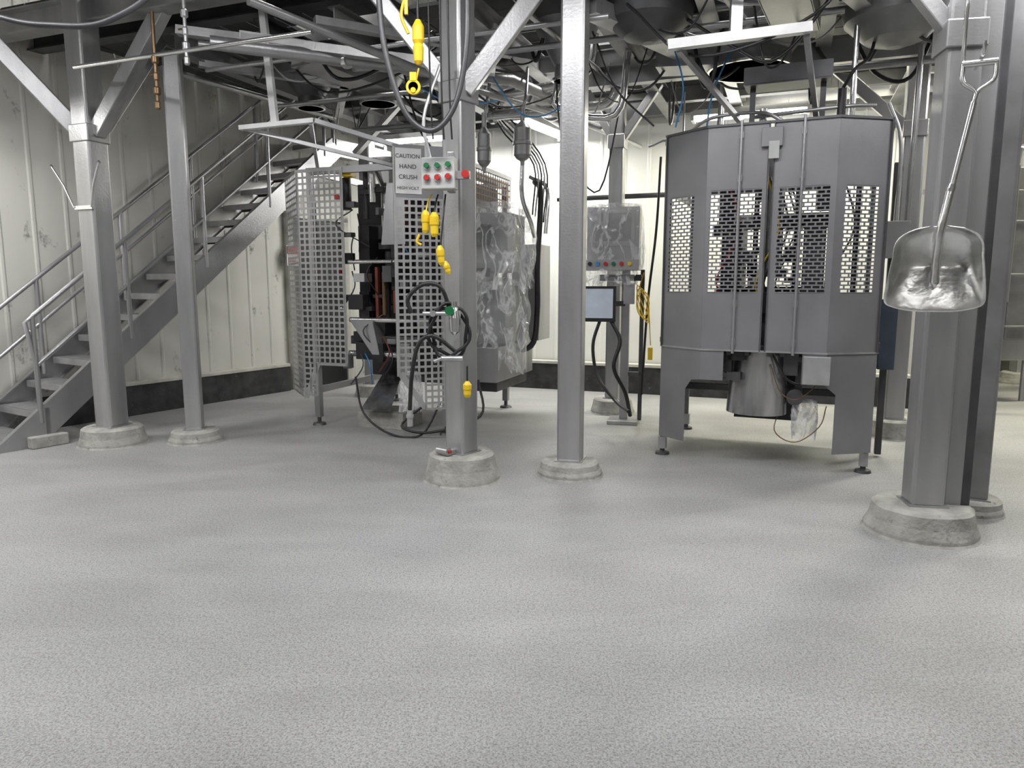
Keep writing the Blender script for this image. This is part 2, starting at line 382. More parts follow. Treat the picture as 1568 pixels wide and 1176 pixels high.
b = MB()
def loc(*pts): return [tuple(p) for p in pts]
b.tube(loc((-3.1, -.35, 3.05), (-.9, -.35, 3.05)), .018, SHINY)
b.tube(loc((-1.9, -.2, 3.14), (-.2, 1.5, 3.14), (.2, 3.6, 3.14)), .05, STEEL, 12)
b.tube(loc((-2.2, .0, 3.22), (-.5, 1.7, 3.2), (-.4, 4.2, 3.2)), .03, GALV, 10)
b.tube(loc((-1.2, -.6, 3.2), (-.5, .9, 3.0), (.1, 2.6, 3.0), (.4, 4.2, 3.0)), .03, STEEL, 10)
b.tube(loc((-2.6, .5, 3.2), (.9, .5, 3.2)), .02, GALV)
b.tube(loc((-1.7, 1.1, 3.25), (2.4, 1.1, 3.25)), .025, STEEL)
b.tube(loc((-.7, 2.3, 3.05), (.2, 2.3, 3.05), (.5, 2.3, 3.1), (.6, 2.3, 3.5)), .05, SHINY, 14, 6)
b.tube(loc((-.6, 2.0, 3.15), (.1, 2.0, 3.2), (.35, 2.0, 3.3), (.4, 2.0, 3.6)), .045, SHINY, 14, 6)
b.tube(loc((-.4, 3.5, 2.35), (2.6, 3.5, 2.35)), .028, DSTEEL, 10)
b.tube(loc((.9, 3.3, 2.5), (1.35, 3.3, 2.5), (1.4, 3.3, 3.4)), .018, GALV, 8)
for x in (-.2, 1.0, 2.5): b.tube(loc((x, 3.5, 2.35), (x, 3.5, 3.4)), .012, GALV, 6)
b.tube(loc((1.5, .2, 3.2), (3.4, .2, 3.2)), .018, SHINY)
b.tube(loc((2.2, 1.8, 3.05), (3.6, 1.8, 3.05)), .03, STEEL)
b.tube(loc((.2, 1.6, 3.1), (.2, 1.6, 2.9), (.7, 1.6, 2.8), (.8, 1.6, 3.3)), .03, SHINY, 10, 5)
b.tube(loc((-2.6, 1.4, 3.1), (-1.0, 1.4, 3.1)), .02, STEEL); b.tube(loc((-2.4, 2.2, 3.0), (-1.2, 2.2, 3.0), (-1.1, 2.2, 3.4)), .03, STEEL)
b.tube(loc((1.6, .35, 3.28), (2.0, 2.7, 3.28)), .028, GALV, 10); b.tube(loc((.3, .5, 3.3), (.5, 2.8, 3.3)), .022, GALV, 10); b.tube(loc((-3.2, .6, 3.3), (-2.9, 2.8, 3.3)), .03, STEEL, 10)
for p, r in (((-.7, 2.3, 3.05), .08), ((0, 2.3, 3.05), .075), ((-1.2, .5, 3.14), .07)):
    b.lathe((p[0]-.02, p[1], p[2]), [(r, 0), (r, .04)], SHINY, 16, (1, 0, 0))
b.done('service_pipes', mz)
b = MB()
def cable(pts, r=.006, m=BLACK): b.tube(loc(*pts), r, m, 6, 6)
cable([(-.5, .6, 3.3), (-.3, 1.2, 2.9), (.0, 1.7, 3.0), (.4, 2.0, 3.3)], .01)
cable([(.2, 1.5, 3.35), (.25, 1.5, 2.7), (.4, 1.6, 2.2)], .008)
cable([(.35, 1.6, 3.35), (.3, 1.6, 2.6), (.55, 1.7, 2.2), (.75, 1.8, 3.2)], .008)
cable([(.6, 1.2, 3.35), (.8, 1.2, 2.9), (1.1, 1.2, 2.6)], .008)
cable([(1.3, .9, 3.3), (1.7, .8, 3.0), (2.0, .8, 2.9), (2.4, .9, 3.4)], .012)
cable([(1.0, 0.6, 3.3), (1.5, .4, 2.85), (2.2, .5, 3.05), (2.5, .6, 3.5)], .01)
cable([(-2.0, .8, 3.3), (-1.6, .8, 3.0), (-1.0, .9, 3.1), (-.6, 1, 3.35)], .01)
cable([(-1.2, 1.4, 3.3), (-1.1, 1.5, 2.8), (-.9, 1.6, 2.5)], .01)
cable([(-.3, 1.1, 3.2), (0.05, 1.1, 2.75), (.35, 1.3, 2.85), (.5, 1.4, 3.2)], .006, BLUE)
cable([(1.2, 1.3, 3.25), (1.3, 1.3, 2.9), (1.25, 1.3, 2.6)], .007, BLUE)
cable([(-.8, 1.0, 3.0), (-.5, 1.0, 2.85), (-.2, 1.2, 2.9)], .006, BLUE)
cable([(-.25, 3.4, 3.3), (-.2, 3.4, 2.5), (-.15, 3.4, 2.36)], .01, GALV)
random.seed(5)
for i in range(38):
    x = random.uniform(-2.6, 3.2); y = random.uniform(.6, 2.8); dx = random.uniform(-.8, .8); dz = random.uniform(.1, .45)
    cable([(x, y, 3.36), (x+dx*.3, y, 3.36-dz), (x+dx*.7, y+.1, 3.36-dz*.8), (x+dx, y+.15, 3.36)], random.choice((.006, .008, .012, .016)), random.choice((BLACK, BLACK, DSTEEL, GALV)))
b.done('hanging_cables', mz)
b = MB()
for (x, y, zt, zb, mm) in ((-2.28, -.35, 3.35, 2.7, BRASS), (-1.98, -.35, 3.5, 2.98, GALV)):
    b.tube([(x, y, zt), (x, y, zb)], .013, mm)
    for z, r in ((zb, .020), (zb+.1, .026), (zb+.2, .02), (zb+.32, .026)):
        b.lathe((x, y, z), [(r*.6, -.03), (r, -.02), (r, .02), (r*.6, .03)], mm, 10)
    b.tube([(x-.06, y, zb+.22), (x, y, zb+.22)], .008, BRASS)
b.done('drop_valves', mz)

def hopper(x, y, zb, r0, r1, h, rim=.12):
    g = group('product_hopper', (x, y, zb)); b = MB()
    b.lathe((0, 0, 0), [(r0*.9, .0), (r0, 0), (r0, rim), (r1, rim+h), (r1, rim+h+.35), (r1-.02, rim+h+.35), (r1-.02, rim+h), (r0-.015, rim), (r0-.015, .0)], OVER, 36)
    b.lathe((0, 0, rim+h), [(r1+.015, -.015), (r1+.015, .02)], GALV, 36); b.lathe((0, 0, 0), [(r0+.02, 0), (r0+.02, .02)], SHINY, 30)
    b.done('cone', g); return g
hopper(-1.30, 7.3, 3.12, .16, .45, .4)
hopper(1.95, 6.2, 3.12, .32, .55, .3)

# ------------------------------------------------------------------ staircase
st = group('staircase', (-4.03, 6.2, 0), math.atan2(.849, .529))
RUN, RISE, N = .25, .2, 14
def tz(X): return .3+X*RISE/RUN
b = MB()
for k in range(-1, N):
    X = k*RUN; z = .3+k*RISE
    b.box((X+.02, .37, z-.02), (.26, .70, .03), GALV if k < 3 else OVER); b.box((X-.105, .37, z-.035), (.015, .70, .06), GALV)
    b.box((X+.145, .37, z-.035), (.012, .70, .05), DSTEEL)
b.done('treads', st, bevel=.003)
b = MB()
for y, f in ((0, 1), (.745, -1)):
    b.cbeam((-.42, y, tz(-.42)-.04), (3.5, y, tz(3.5)-.04), .05, .24, STEEL, .01, f)
b.done('stringers', st)
b = MB()
b.box((-.08, .0, .05), (.3, .22, .1), CONC); b.box((-.4, .6, .04), (.3, .3, .08), CONC)
b.box((-.05, .0, .2), (.06, .06, .28), STEEL)
b.done('footing', st, bevel=.01)
b = MB(); r = .021
def rail(y, off, x0, x1, rr=r): b.tube([(x0, y, tz(x0)+off), (x1, y, tz(x1)+off)], rr, STEEL, 10)
yo = -.02
rail(yo, .9, -.1, 3.4); rail(yo, .48, -.1, 3.4, .018)
for X in (-.1, .75, 1.6, 2.45, 3.3): b.tube([(X, yo, tz(X)-.02), (X, yo, tz(X)+.9)], r, STEEL, 10)
b.tube([(-.1, yo, tz(-.1)+.9), (-.16, yo, tz(-.1)+.85), (-.1, yo, tz(-.1)+.48)], .018, STEEL, 8)
yw = .72
rail(yw, .9, -1.2, 3.4); rail(yw, .48, -1.2, 3.4, .018)
for X in (.3, 1.15, 2.0, 2.9): b.tube([(X, yw, tz(X)), (X, yw, tz(X)+.9)], r, STEEL, 10)
b.done('handrails', st)
b = MB(); b.box((4.0, .37, 3.12), (1.0, .78, .06), STEEL); b.box((4.0, .0, 3.05), (1.0, .05, .2), STEEL)
for X in (3.45, 4.4): b.tube([(X, yo, 3.1), (X, yo, 4.0)], r, STEEL)
b.tube([(3.4, yo, 4.0), (4.5, yo, 4.0)], r, STEEL)
b.box((4.4, .0, 1.5), (.1, .1, 3.0), DSTEEL)
b.done('landing', st)

# ------------------------------------------------------------------ right packaging machine
mr = group('packaging_machine', (1.435, 5.45, 0), math.atan2(-.35, .81))
P1, P2, P3, P4 = (-.345, .23), (0, 0), (.88, 0), (1.215, .23)
PB1, PB4 = (-.345, 1.35), (1.215, 1.35)
ZT, ZM = 2.53, .9
b = MB()
b.winpanel(P1, P2, ZM, ZT, .05, .30, 1.33, 2.05, CAB, 4, 27)
b.winpanel(P2, (.43, 0), ZM, ZT, .03, .39, 1.33, 2.07, CAB, 6, 27)
b.winpanel((.455, 0), (.88, 0), ZM, ZT, .05, .385, 1.33, 2.07, CAB, 6, 27)
b.winpanel(P3, P4, ZM, ZT, .07, .33, 1.33, 2.07, CAB, 4, 27)
b.done('guard_doors', mr)
b = MB()
L1 = math.hypot(.345, .23); L4 = math.hypot(.335, .23)
b.vpoly(P1, P2, [(0, .16), (.27, .16), (.27, .58), (.33, .66), (L1, .67), (L1, ZM), (0, ZM)], CAB)
b.vpoly(P2, P3, [(0, .67), (.17, .67), (.17, ZM), (0, ZM)], CAB)
b.vpoly(P2, P3, [(.72, .67), (.88, .67), (.88, ZM), (.72, ZM)], CAB)
b.vpoly(P3, P4, [(0, .67), (.05, .63), (.09, .6), (.09, .16), (L4, .16), (L4, ZM), (0, ZM)], CAB)
for p, q in ((P1, PB1), (PB4, P4)):
    b.vpoly(p, q, [(0, .16), (.3, .16), (.3, .6), (1.12, .6), (1.12, 1.3), (0, 1.3)], CAB) if p == P1 else b.vpoly(p, q, [(1.12, .16), (.85, .16), (.85, .6), (0, .6), (0, 1.3), (1.12, 1.3)], CAB)
    b.pbox(p, q, 0, 1.12, 2.1, ZT, CAB)
for p, q in ((P1, P2), (P2, P3), (P3, P4)):
    L = (Vector(q)-Vector(p)).length
    b.pbox(p, q, -.004, L+.004, ZM-.006, ZM+.006, GALV, .022); b.pbox(p, q, -.004, L+.004, ZT-.012, ZT+.004, CABD, .03)
b.done('skirt_panels', mr)
b = MB()
for p in (P1, P2, P3, P4, PB1, PB4):
    zb = .0 if p in (P1, P4, PB1, PB4) else .9
    yy = p[1]+.035
    b.box((p[0]*.96+.02*.5, yy, (ZT+max(zb, .06))/2), (.035, .035, ZT-max(zb, .06)), CABD)
for z in (.95, 2.48):
    b.beam((*P1, z), (*PB1, z), .03, .04, CABD); b.beam((*P4, z), (*PB4, z), .03, .04, CABD); b.beam((*PB1, z), (*PB4, z), .03, .04, CABD)
for p in (P1, P4, PB1, PB4):
    b.lathe((p[0]*.96+.01, p[1]+.035, 0), [(.06, 0), (.055, .02), (.02, .03), (.02, .09)], DSTEEL, 14)
    b.box((p[0]*.96+.01, p[1]+.035, .1), (.06, .06, .1), STEEL)
b.box((.44, .84, .74), (1.5, .95, .03), DSTEEL); b.box((.44, .95, .5), (.5, .5, .45), BLK2); b.box((.44, .5, .55), (1.5, .04, .05), DSTEEL); b.box((.44, 1.3, .9), (1.5, .02, .75), CABD)  # underside plate enlarged and lower box added to deepen the shadow beneath
b.done('frame', mr)
b = MB()
for X in (.235, .655):
    b.tube([(X, -.02, ZM-.02), (X, -.02, ZT+.02)], .011, STEEL)
    for z in (.97, 1.25, 2.15, 2.45): b.box((X, -.012, z), (.03, .02, .05), STEEL)
b.box((.445, -.02, 2.42), (.14, .03, .13), CAB); b.box((.46, -.03, 2.33), (.07, .015, .12), LBOX)
for X in (.425, .46): b.tube([(X, -.012, ZM), (X, -.012, ZT)], .005, DSTEEL, 6)
for p in (P1, P4): b.tube([(p[0], p[1]-.015, .9), (p[0], p[1]-.015, ZT)], .008, DSTEEL, 6)
b.box((.82, -.035, .78), (.18, .06, .2), GALV)
b.done('door_rods', mr, bevel=.003)
b = MB()
b.lathe((.44, .62, 1.45), [(.075, 0), (.075, .7), (.2, .95), (.2, 1.0)], STEEL, 24)
b.box((.44, .85, 1.9), (.9, .1, .12), BLK2); b.box((.44, .85, 1.3), (.9, .1, .14), BLK2)
b.box((.15, .6, 1.6), (.16, .35, .5), BLK2); b.box((.75, .65, 1.55), (.16, .3, .6), DSTEEL)
b.box((.44, .5, 1.25), (.6, .18, .16), BLK2); b.box((.44, .45, 1.02), (.5, .15, .12), DSTEEL)
b.cyl((.1, .5, 1.85), (.1, .5, 2.2), .07, BLK2); b.cyl((.8, .55, 1.95), (.8, .55, 2.3), .06, DSTEEL)
b.box((.44, 1.0, 1.1), (1.3, .06, .3), CABD); b.cyl((-.1, .9, 1.2), (.95, .9, 1.2), .05, STEEL)
for X in (-.15, .28, .6, 1.05): b.box((X, .95, 1.6), (.04, .04, 1.4), BLK2)
random.seed(11)
for i in range(8):
    X = random.uniform(-.1, 1.0); b.tube([(X, .4, 2.2), (X+.1, .35, 1.8), (X-.06, .4, 1.4), (X+.1, .5, 1.1)], .007, (YEL, BLACK, BLACK, BLACK, DSTEEL, BLACK, RED, BLACK)[i], 6, 5)
for i in range(20):
    b.box((random.uniform(0, .9), random.uniform(.4, .9), random.uniform(1.35, 2.1)), (random.uniform(.04, .14), .1, random.uniform(.03, .12)), random.choice((BLK2, DSTEEL, DSTEEL, STEEL, BLK2, RED if i == 3 else BLK2)))
b.done('internals', mr)
b = MB()
vs = []; n = 18
for j in range(9):
    t = j/8; z = .90-.48*t; w = .20+.02*t
    for i in range(n+1):
        a = math.pi*(i/n); vs.append((.405-math.cos(a)*w, .22-math.sin(a)*.09-.05*t, z-.02*math.sin(a)*(j == 8)))
CHUTE = mat('chute_steel', (.50, .50, .51), .25, .92, .7, 4, .15, 30, (1.5, 1.5, .2))
b.add(vs, [(j*(n+1)+i, j*(n+1)+i+1, (j+1)*(n+1)+i+1, (j+1)*(n+1)+i) for j in range(8) for i in range(n)], CHUTE, True)
b.box((.25, .12, .88), (.12, .12, .12), BLK2); b.box((.64, .2, .82), (.1, .2, .2), DSTEEL); b.cyl((.15, .1, .92), (.7, .1, .92), .025, BLK2)
for X in (.12, .2, .33, .5, .58): b.box((X, .08, .89), (.03, .06, .06), DSTEEL)
b.box((.2, .1, .8), (.05, .08, .16), BLK2); b.box((.24, .08, .7), (.1, .06, .06), DSTEEL)
b.cyl((.68, .15, .55), (.68, .4, .55), .06, DSTEEL); b.box((.70, .25, .66), (.05, .05, .3), DSTEEL)
b.box((-.1, .8, .62), (.5, .04, .05), STEEL)
b.tube([(.5, .1, .9), (.6, .06, .72), (.72, .1, .66), (.8, .15, .8)], .01, BLACK, 6, 5)
b.tube([(.5, .1, .8), (.58, .06, .6), (.7, .06, .55), (.83, .1, .66)], .004, BRASS, 6, 5)
b.tube([(.6, .2, .5), (.55, .1, .3), (.7, .1, .22), (.86, .1, .35), (.9, .14, .5)], .004, BRASS, 6, 5)
b.done('discharge_chute', mr)
b = MB()
b.box((.5, .5, 2.9), (.6, .25, .04), DSTEEL); b.box((.5, .38, 2.95), (.6, .02, .12), DSTEEL); b.box((.2, .5, 2.95), (.02, .25, .12), DSTEEL); b.box((.8, .5, 2.95), (.02, .25, .12), DSTEEL)
for X in (.25, .75): b.box((X, .5, 2.7), (.04, .04, .38), DSTEEL)
b.tube([(-.2, .3, 2.55), (.0, .15, 2.62), (.35, .12, 2.62), (.5, .12, 2.55)], .014, GALV, 8, 5)
b.tube([(.3, .15, 2.6), (.9, .15, 2.62), (1.1, .2, 2.62)], .014, GALV, 8, 5)
b.cyl((.05, .3, 2.5), (.05, .3, 2.78), .015, SHINY); b.cyl((.36, .2, 2.5), (.36, .2, 2.66), .03, SHINY)
b.cyl((.88, .15, 2.52), (.88, .15, 2.74), .03, BLK2); b.cyl((.95, .3, 2.52), (.95, .3, 3.2), .02, SHINY)
b.tube([(.88, .15, 2.74), (.95, .1, 2.85), (1.05, .3, 3.0), (1.1, .6, 3.4)], .012, BLACK, 8, 5)
b.tube([(-.1, .5, 2.55), (-.05, .5, 2.9), (.1, .6, 3.3)], .008, BLUE, 6, 5)
b.done('roof_fittings', mr)

def crumple(name, parent, c, size, rz=0., seed=0, amp=.06, taper=0., cuts=13):
    bm = bmesh.new(); bmesh.ops.create_cube(bm, size=1.0)
    bmesh.ops.subdivide_edges(bm, edges=bm.edges[:], cuts=cuts, use_grid_fill=True)
    bmesh.ops.triangulate(bm, faces=bm.faces[:])
    M = Matrix.Rotation(rz, 3, 'Z'); rnd = random.Random(seed)
    for v in bm.verts:
        p = v.co.copy(); r = p.normalized()*.62; p = p.lerp(r, .28)
        k = 1-taper*(.5-p.z); q = Vector((p.x*size[0]*k, p.y*size[1]*k, p.z*size[2]))
        ang = math.atan2(p.y, p.x)
        fold = abs(math.sin(ang*4.5+2.2*noise.noise(Vector((p.z*2.5+seed, ang*.6, seed)))*2))*(.35+.65*(.5-p.z))
        big = noise.noise(Vector((q.x*3+seed*7, q.y*3, q.z*2)))
        d = (fold-.4)*amp+big*amp*1.3+rnd.uniform(-.22, .22)*amp
        n_ = Vector((p.x, p.y, p.z*.35)).normalized()
        q = q+n_*d
        if p.z < -.42: q.z -= (fold+big)*amp*1.4
        v.co = M@q
    bot = [f for f in bm.faces if all(v.co.z < -size[2]*.42 for v in f.verts) and abs(f.normal.z) > .5]
    bmesh.ops.delete(bm, geom=bot, context='FACES')
    me = bpy.data.meshes.new(name); bm.to_mesh(me); bm.free(); me.materials.append(FILM)
    me.polygons.foreach_set('use_smooth', [False]*len(me.polygons))
    o = bpy.data.objects.new(name, me); o.location = c; o.parent = parent; scene.collection.objects.link(o); return o
crumple('film_bag', mr, (.75, .25, .38), (.17, .14, .28), seed=4, amp=.025, cuts=6)

hs = group('ceiling_hanger', (1.41, 4.8, 3.0), R(-6)); b = MB()
b.beam((0, 0, -.06), (0, 0, .6), .07, .07, GALV); b.cbeam((-.42, 0, -.10), (.46, 0, -.02), .06, .06, WHITE, .01)
b.beam((-.34, .02, -.12), (.2, .75, -.42), .035, .035, GALV); b.beam((.44, .02, -.06), (.72, .68, -.42), .035, .035, GALV)
b.done('arms', hs)
hs2 = group('ceiling_hanger', (-1.9, 6.0, 2.66), R(-8)); b = MB()
b.beam((0, 0, 0), (-.07, 0, .95), .05, .05, WHITE); b.cbeam((-.3, 0, -.02), (.33, 0, .02), .05, .035, WHITE, .008)
b.beam((.33, 0, .02), (1.0, .45, -.15), .04, .035, GALV); b.beam((-.28, .0, -.02), (.8, .55, -.25), .035, .03, GALV)
b.beam((.3, 0, 0), (.05, .7, -.22), .03, .03, GALV)
b.done('arms', hs2)

# ------------------------------------------------------------------ left packaging machine
LR = math.atan2(-.342, .94)
ml = group('packaging_machine', (-1.98, 7.05, 0), LR)
def lw(x, y):
    v = G_M['packaging_machine.001'].inverted()@Vector((x, y, 0)); return (v.x, v.y)
SG = mat('guard_steel', (.46, .46, .46), .4, .5, .1, 6)
b = MB()
a0 = (-.1, 0); a1 = (.42, .0); s0 = (-.56, .45)
LS = math.hypot(.46, .45); LF = .52
b.grid(a0, a1, .02, LF-.02, .62, 2.45, 8, 32, SG, .02); b.pbox(a0, a1, 0, .02, .62, 2.47, SG); b.pbox(a0, a1, LF-.02, LF, .6, 2.47, SG)
b.grid(s0, a0, .0, LS, .28, 2.45, 10, 38, SG, .02)
b.pbox(s0, a0, 0, LS, 2.44, 2.47, SG, .01); b.pbox(a0, a1, 0, LF, 2.44, 2.47, SG, .01)
b.grid(a0, a1, .02, .16, .3, .62, 2, 6, SG, .02)
b.vpoly(a0, a1, [(0, .26), (.05, .26), (.2, .6), (LF, .6), (LF, .63), (.15, .63)], SG)
b.done('guard_panel', ml)
b = MB()
e0 = lw(-.99, 6.15); e1 = lw(-.52, 6.32); LL = (Vector(e1)-Vector(e0)).length
b.grid(e0, e1, .02, LL-.02, .62, 2.1, 8, 26, SG, .019); b.pbox(e0, e1, 0, .02, .6, 2.52, SG, .02); b.pbox(e0, e1, LL-.02, LL, .3, 2.52, SG, .02)
b.pbox(e0, e1, 0, LL, 2.11, 2.54, CAB, .006)
b.grid(e0, e1, .25, LL-.02, .3, .62, 4, 6, SG, .019); b.vpoly(e0, e1, [(0, .62), (.22, .3), (.25, .3), (.25, .34), (.05, .64)], SG)
b.pbox(e0, e1, .01, .24, 2.14, 2.51, WHITE, .004, .008)
b.done('guard_door', ml)
dirw = (Vector(e1)-Vector(e0)).normalized()
for i, (tline, sz) in enumerate((('CAUTION', .046), ('HAND', .05), ('CRUSH', .05), ('HIGH VOLT', .036))):
    cu = bpy.data.curves.new('sign_text', 'FONT'); cu.body = tline; cu.size = sz; cu.align_x = 'CENTER'; cu.extrude = .0005
    cu.materials.append(TXT); o = bpy.data.objects.new('sign_text', cu); scene.collection.objects.link(o); o.parent = ml
    c = Vector(e0)+dirw*.125+Vector((dirw.y, -dirw.x))*.013
    o.location = (c.x, c.y, 2.43-i*.085); o.rotation_euler = (R(90), 0, math.atan2(dirw.y, dirw.x))
b = MB()
W, Dp = 1.5, 1.6
for x, y in ((.05, .03), (W-.05, .03), (.05, Dp), (W-.05, Dp)):
    b.box((x, y, 1.28), (.06, .06, 2.4), STEEL); b.lathe((x, y, 0), [(.07, 0), (.06, .02), (.02, .03), (.02, .1)], DSTEEL, 14)
for z in (.35, 1.25, 2.45):
    for p, q in (((.05, .03), (.05, Dp)), ((W-.05, .03), (W-.05, Dp)), ((.05, Dp), (W-.05, Dp))): b.beam((*p, z), (*q, z), .05, .06, STEEL)
b.beam((.05, .03, 2.45), (W-.05, .03, 2.45), .05, .06, STEEL)
b.done('frame', ml)
b = MB()
cx = .78
random.seed(21)
b.lathe((cx, .25, 1.75), [(.085, 0), (.085, .55), (.19, .78), (.2, .8)], SHINY, 24)
b.lathe((cx, .25, 1.2), [(.06, 0), (.06, .5), (.12, .52), (.12, .58)], BLK2, 20)
b.box((cx, .5, 1.9), (.85, .15, .14), DSTEEL); b.box((cx, .5, 1.1), (.85, .2, .16), DSTEEL); b.box((cx-.3, .4, 1.5), (.12, .3, .9), BLK2); b.box((cx+.32, .4, 1.5), (.14, .3, 1.0), DSTEEL)
b.box((cx-.08, .12, 1.3), (.03, .05, .5), ORANGE); b.box((cx+.1, .14, 1.34), (.028, .05, .45), ORANGE); b.box((cx+.0, .14, 1.28), (.07, .04, .45), BLK2); b.cyl((cx+.01, .08, 1.1), (cx+.01, .08, 1.5), .02, BRASS)
b.box((cx-.2, .05, 1.45), (.12, .14, .08), GALV); b.box((cx-.25, .05, 1.22), (.16, .12, .14), BLK2); b.cyl((cx-.35, .05, 1.6), (cx+.3, .05, 1.6), .02, SHINY); b.cyl((cx-.35, .05, 1.05), (cx+.3, .05, 1.05), .025, SHINY)
b.box((cx, .3, .85), (.8, .35, .08), DSTEEL); b.box((cx-.15, .1, .75), (.3, .1, .16), BLK2); b.box((cx+.2, .15, .68), (.14, .14, .3), OVER)
b.cyl((cx-.4, .1, .72), (cx+.35, .1, .72), .03, SHINY); b.box((cx+.0, 1.1, 1.6), (1.2, .9, 1.6), BLK2); b.box((cx, 1.0, .6), (.9, .8, .3), DSTEEL)
b.add([(cx-.33, .0, 1.05), (cx-.08, .0, 1.05), (cx-.08, .25, 1.05), (cx-.33, .25, 1.05), (cx-.12, .05, .72), (cx-.04, .05, .72), (cx-.04, .15, .72), (cx-.12, .15, .72)],
      [(0, 1, 5, 4), (1, 2, 6, 5), (2, 3, 7, 6), (3, 0, 4, 7)], STEEL)
b.add([(cx-.2, -.05, .2), (cx+.12, -.05, .2), (cx+.05, .4, .62), (cx-.12, .4, .62)], [(0, 1, 2, 3)], CHUTE)
b.box((cx-.05, .25, .08), (.5, .4, .16), CONC)
b.cyl((cx-.45, .2, 2.1), (cx-.45, .2, 2.4), .05, BLK2); b.box((cx-.35, .1, 2.42), (.10, .1, .06), YEL)
b.cyl((cx-.1, .1, 2.15), (cx-.1, .1, 2.55), .03, SHINY); b.cyl((cx-.2, .15, 2.0), (cx-.2, .15, 2.5), .025, BLK2)
b.box((cx-.55, .2, 1.5), (.05, .04, .05), RED); b.box((cx-.42, .0, 2.2), (.04, .04, .04), RED)
b.add([(cx+.12, -.02, 2.3), (cx+.3, -.02, 2.3), (cx+.3, -.02, 1.75), (cx+.05, -.02, 1.75)], [(0, 1, 2, 3)], STEEL)
for i in range(14):
    X = cx+random.uniform(-.45, .4); z = random.uniform(.7, 2.4)
    b.tube([(X, .1, z), (X+random.uniform(-.15, .15), -.02, z-.15), (X+random.uniform(-.2, .2), .1, z-.35)], .007, (BLACK, BLACK, DSTEEL, BLACK, BLUE, BLACK, ORANGE)[i % 7], 6, 5)
for i in range(36):
    X = cx+random.uniform(-.5, .45); z = random.uniform(.6, 2.35); s = random.uniform(.03, .12)
    b.box((X, random.uniform(.05, .3), z), (s, .08, random.uniform(.03, .16)), random.choice((BLK2, BLK2, BLK2, DSTEEL, DSTEEL, OVER, STEEL)))
b.done('filling_mechanism', ml, bevel=.003)
b = MB()
b.box((W+.2, .75, 1.78), (.36, .5, .56), OVER); b.box((W+.16, .8, 1.1), (.34, .45, .56), OVER); b.box((W+.3, 1.45, 1.3), (.3, .4, 1.0), STEEL)
b.box((W+.05, .95, .62), (.5, 1.1, .34), STEEL); b.box((W+.05, 1.0, .4), (.4, .9, .12), DSTEEL)
b.box((W+.12, .46, 1.85), (.2, .06, .2), BLK2); b.box((W+.14, .455, 1.5), (.16, .02, .08), BLK2)
b.done('side_cabinets', ml, bevel=.006)
b = MB(); BR = mat('rusty_mesh', (.18, .12, .09), .6, .4)
q0, q1 = (W+.02, .05), (W+.02, 1.55)
b.grid(q0, q1, 0, 1.5, 2.2, 2.5, 24, 5, BR, .014); b.pbox(q0, q1, 0, 1.5, 2.49, 2.53, STEEL, .03); b.done('side_mesh', ml)
crumple('film_cover_upper', ml, (W+.22, .72, 1.80), (.56, .66, .74), seed=1, amp=.075, cuts=8)
crumple('film_cover_lower', ml, (W+.19, .7, 1.06), (.54, .62, .76), seed=2, amp=.085, taper=.35, cuts=8)
crumple('film_bag', ml, (1.12, -.05, .42), (.16, .14, .34), seed=9, amp=.03, cuts=6)
b = MB()
b.tube([(W+.35, 1.4, 2.45), (W+.45, 1.3, 2.3), (W+.45, 1.2, 1.6), (W+.45, 1.2, 1.1), (W+.4, 1.15, .75), (W+.1, 1.1, .7)], .03, BLACK, 10, 6)
b.tube([(W+.3, 1.4, 2.5), (W+.52, 1.3, 2.35), (W+.52, 1.25, 1.9)], .022, SHINY, 10, 6)
b.tube([(W+.2, .2, .5), (W+.3, 0, .2), (W-.1, -.2, .06), (W-.4, -.2, .1), (W-.2, -.1, .3)], .012, BLACK, 8, 6)
b.tube([(.5, .0, .5), (.7, -.2, .2), (1.0, -.25, .03), (1.3, -.2, .03), (1.4, 0, .3)], .01, BLACK, 8, 6)
for i in range(5): b.tube([(W+.36+i*.03, 1.3, 2.1-i*.02), (W+.38+i*.03, 1.28, 2.6), (W+.1, 1.2, 2.9+i*.05), (W-.2, 1.4, 3.3)], .009, (BLACK, GALV)[i % 2], 6, 5)
b.done('hoses', ml)

af = group('air_filter_vessel', (.09, 6.4, 2.44)); b = MB()
for dx, z, r in ((0, 0, .075), (-.33, -.05, .06)):
    b.lathe((dx, 0, z), [(.015, -.05), (.02, 0), (r*.7, .02), (r, .05), (r, .13), (r*1.12, .135), (r*1.12, .16), (r, .165), (r, .27), (r*.6, .31), (.02, .33), (.02, .45)], OVER, 22)
    b.tube([(dx, 0, z+.4), (dx+.03, .0, z+.55), (dx+.05, .3, z+.85)], .014, STEEL, 8, 5)
b.tube([(-.33, 0, .35), (0, 0, .38)], .012, GALV)
b.tube([(0, 0, -.04), (0, .02, -.3), (.08, .2, -.5), (.12, .5, -.6)], .02, SHINY, 10, 5)
b.done('vessels', af)

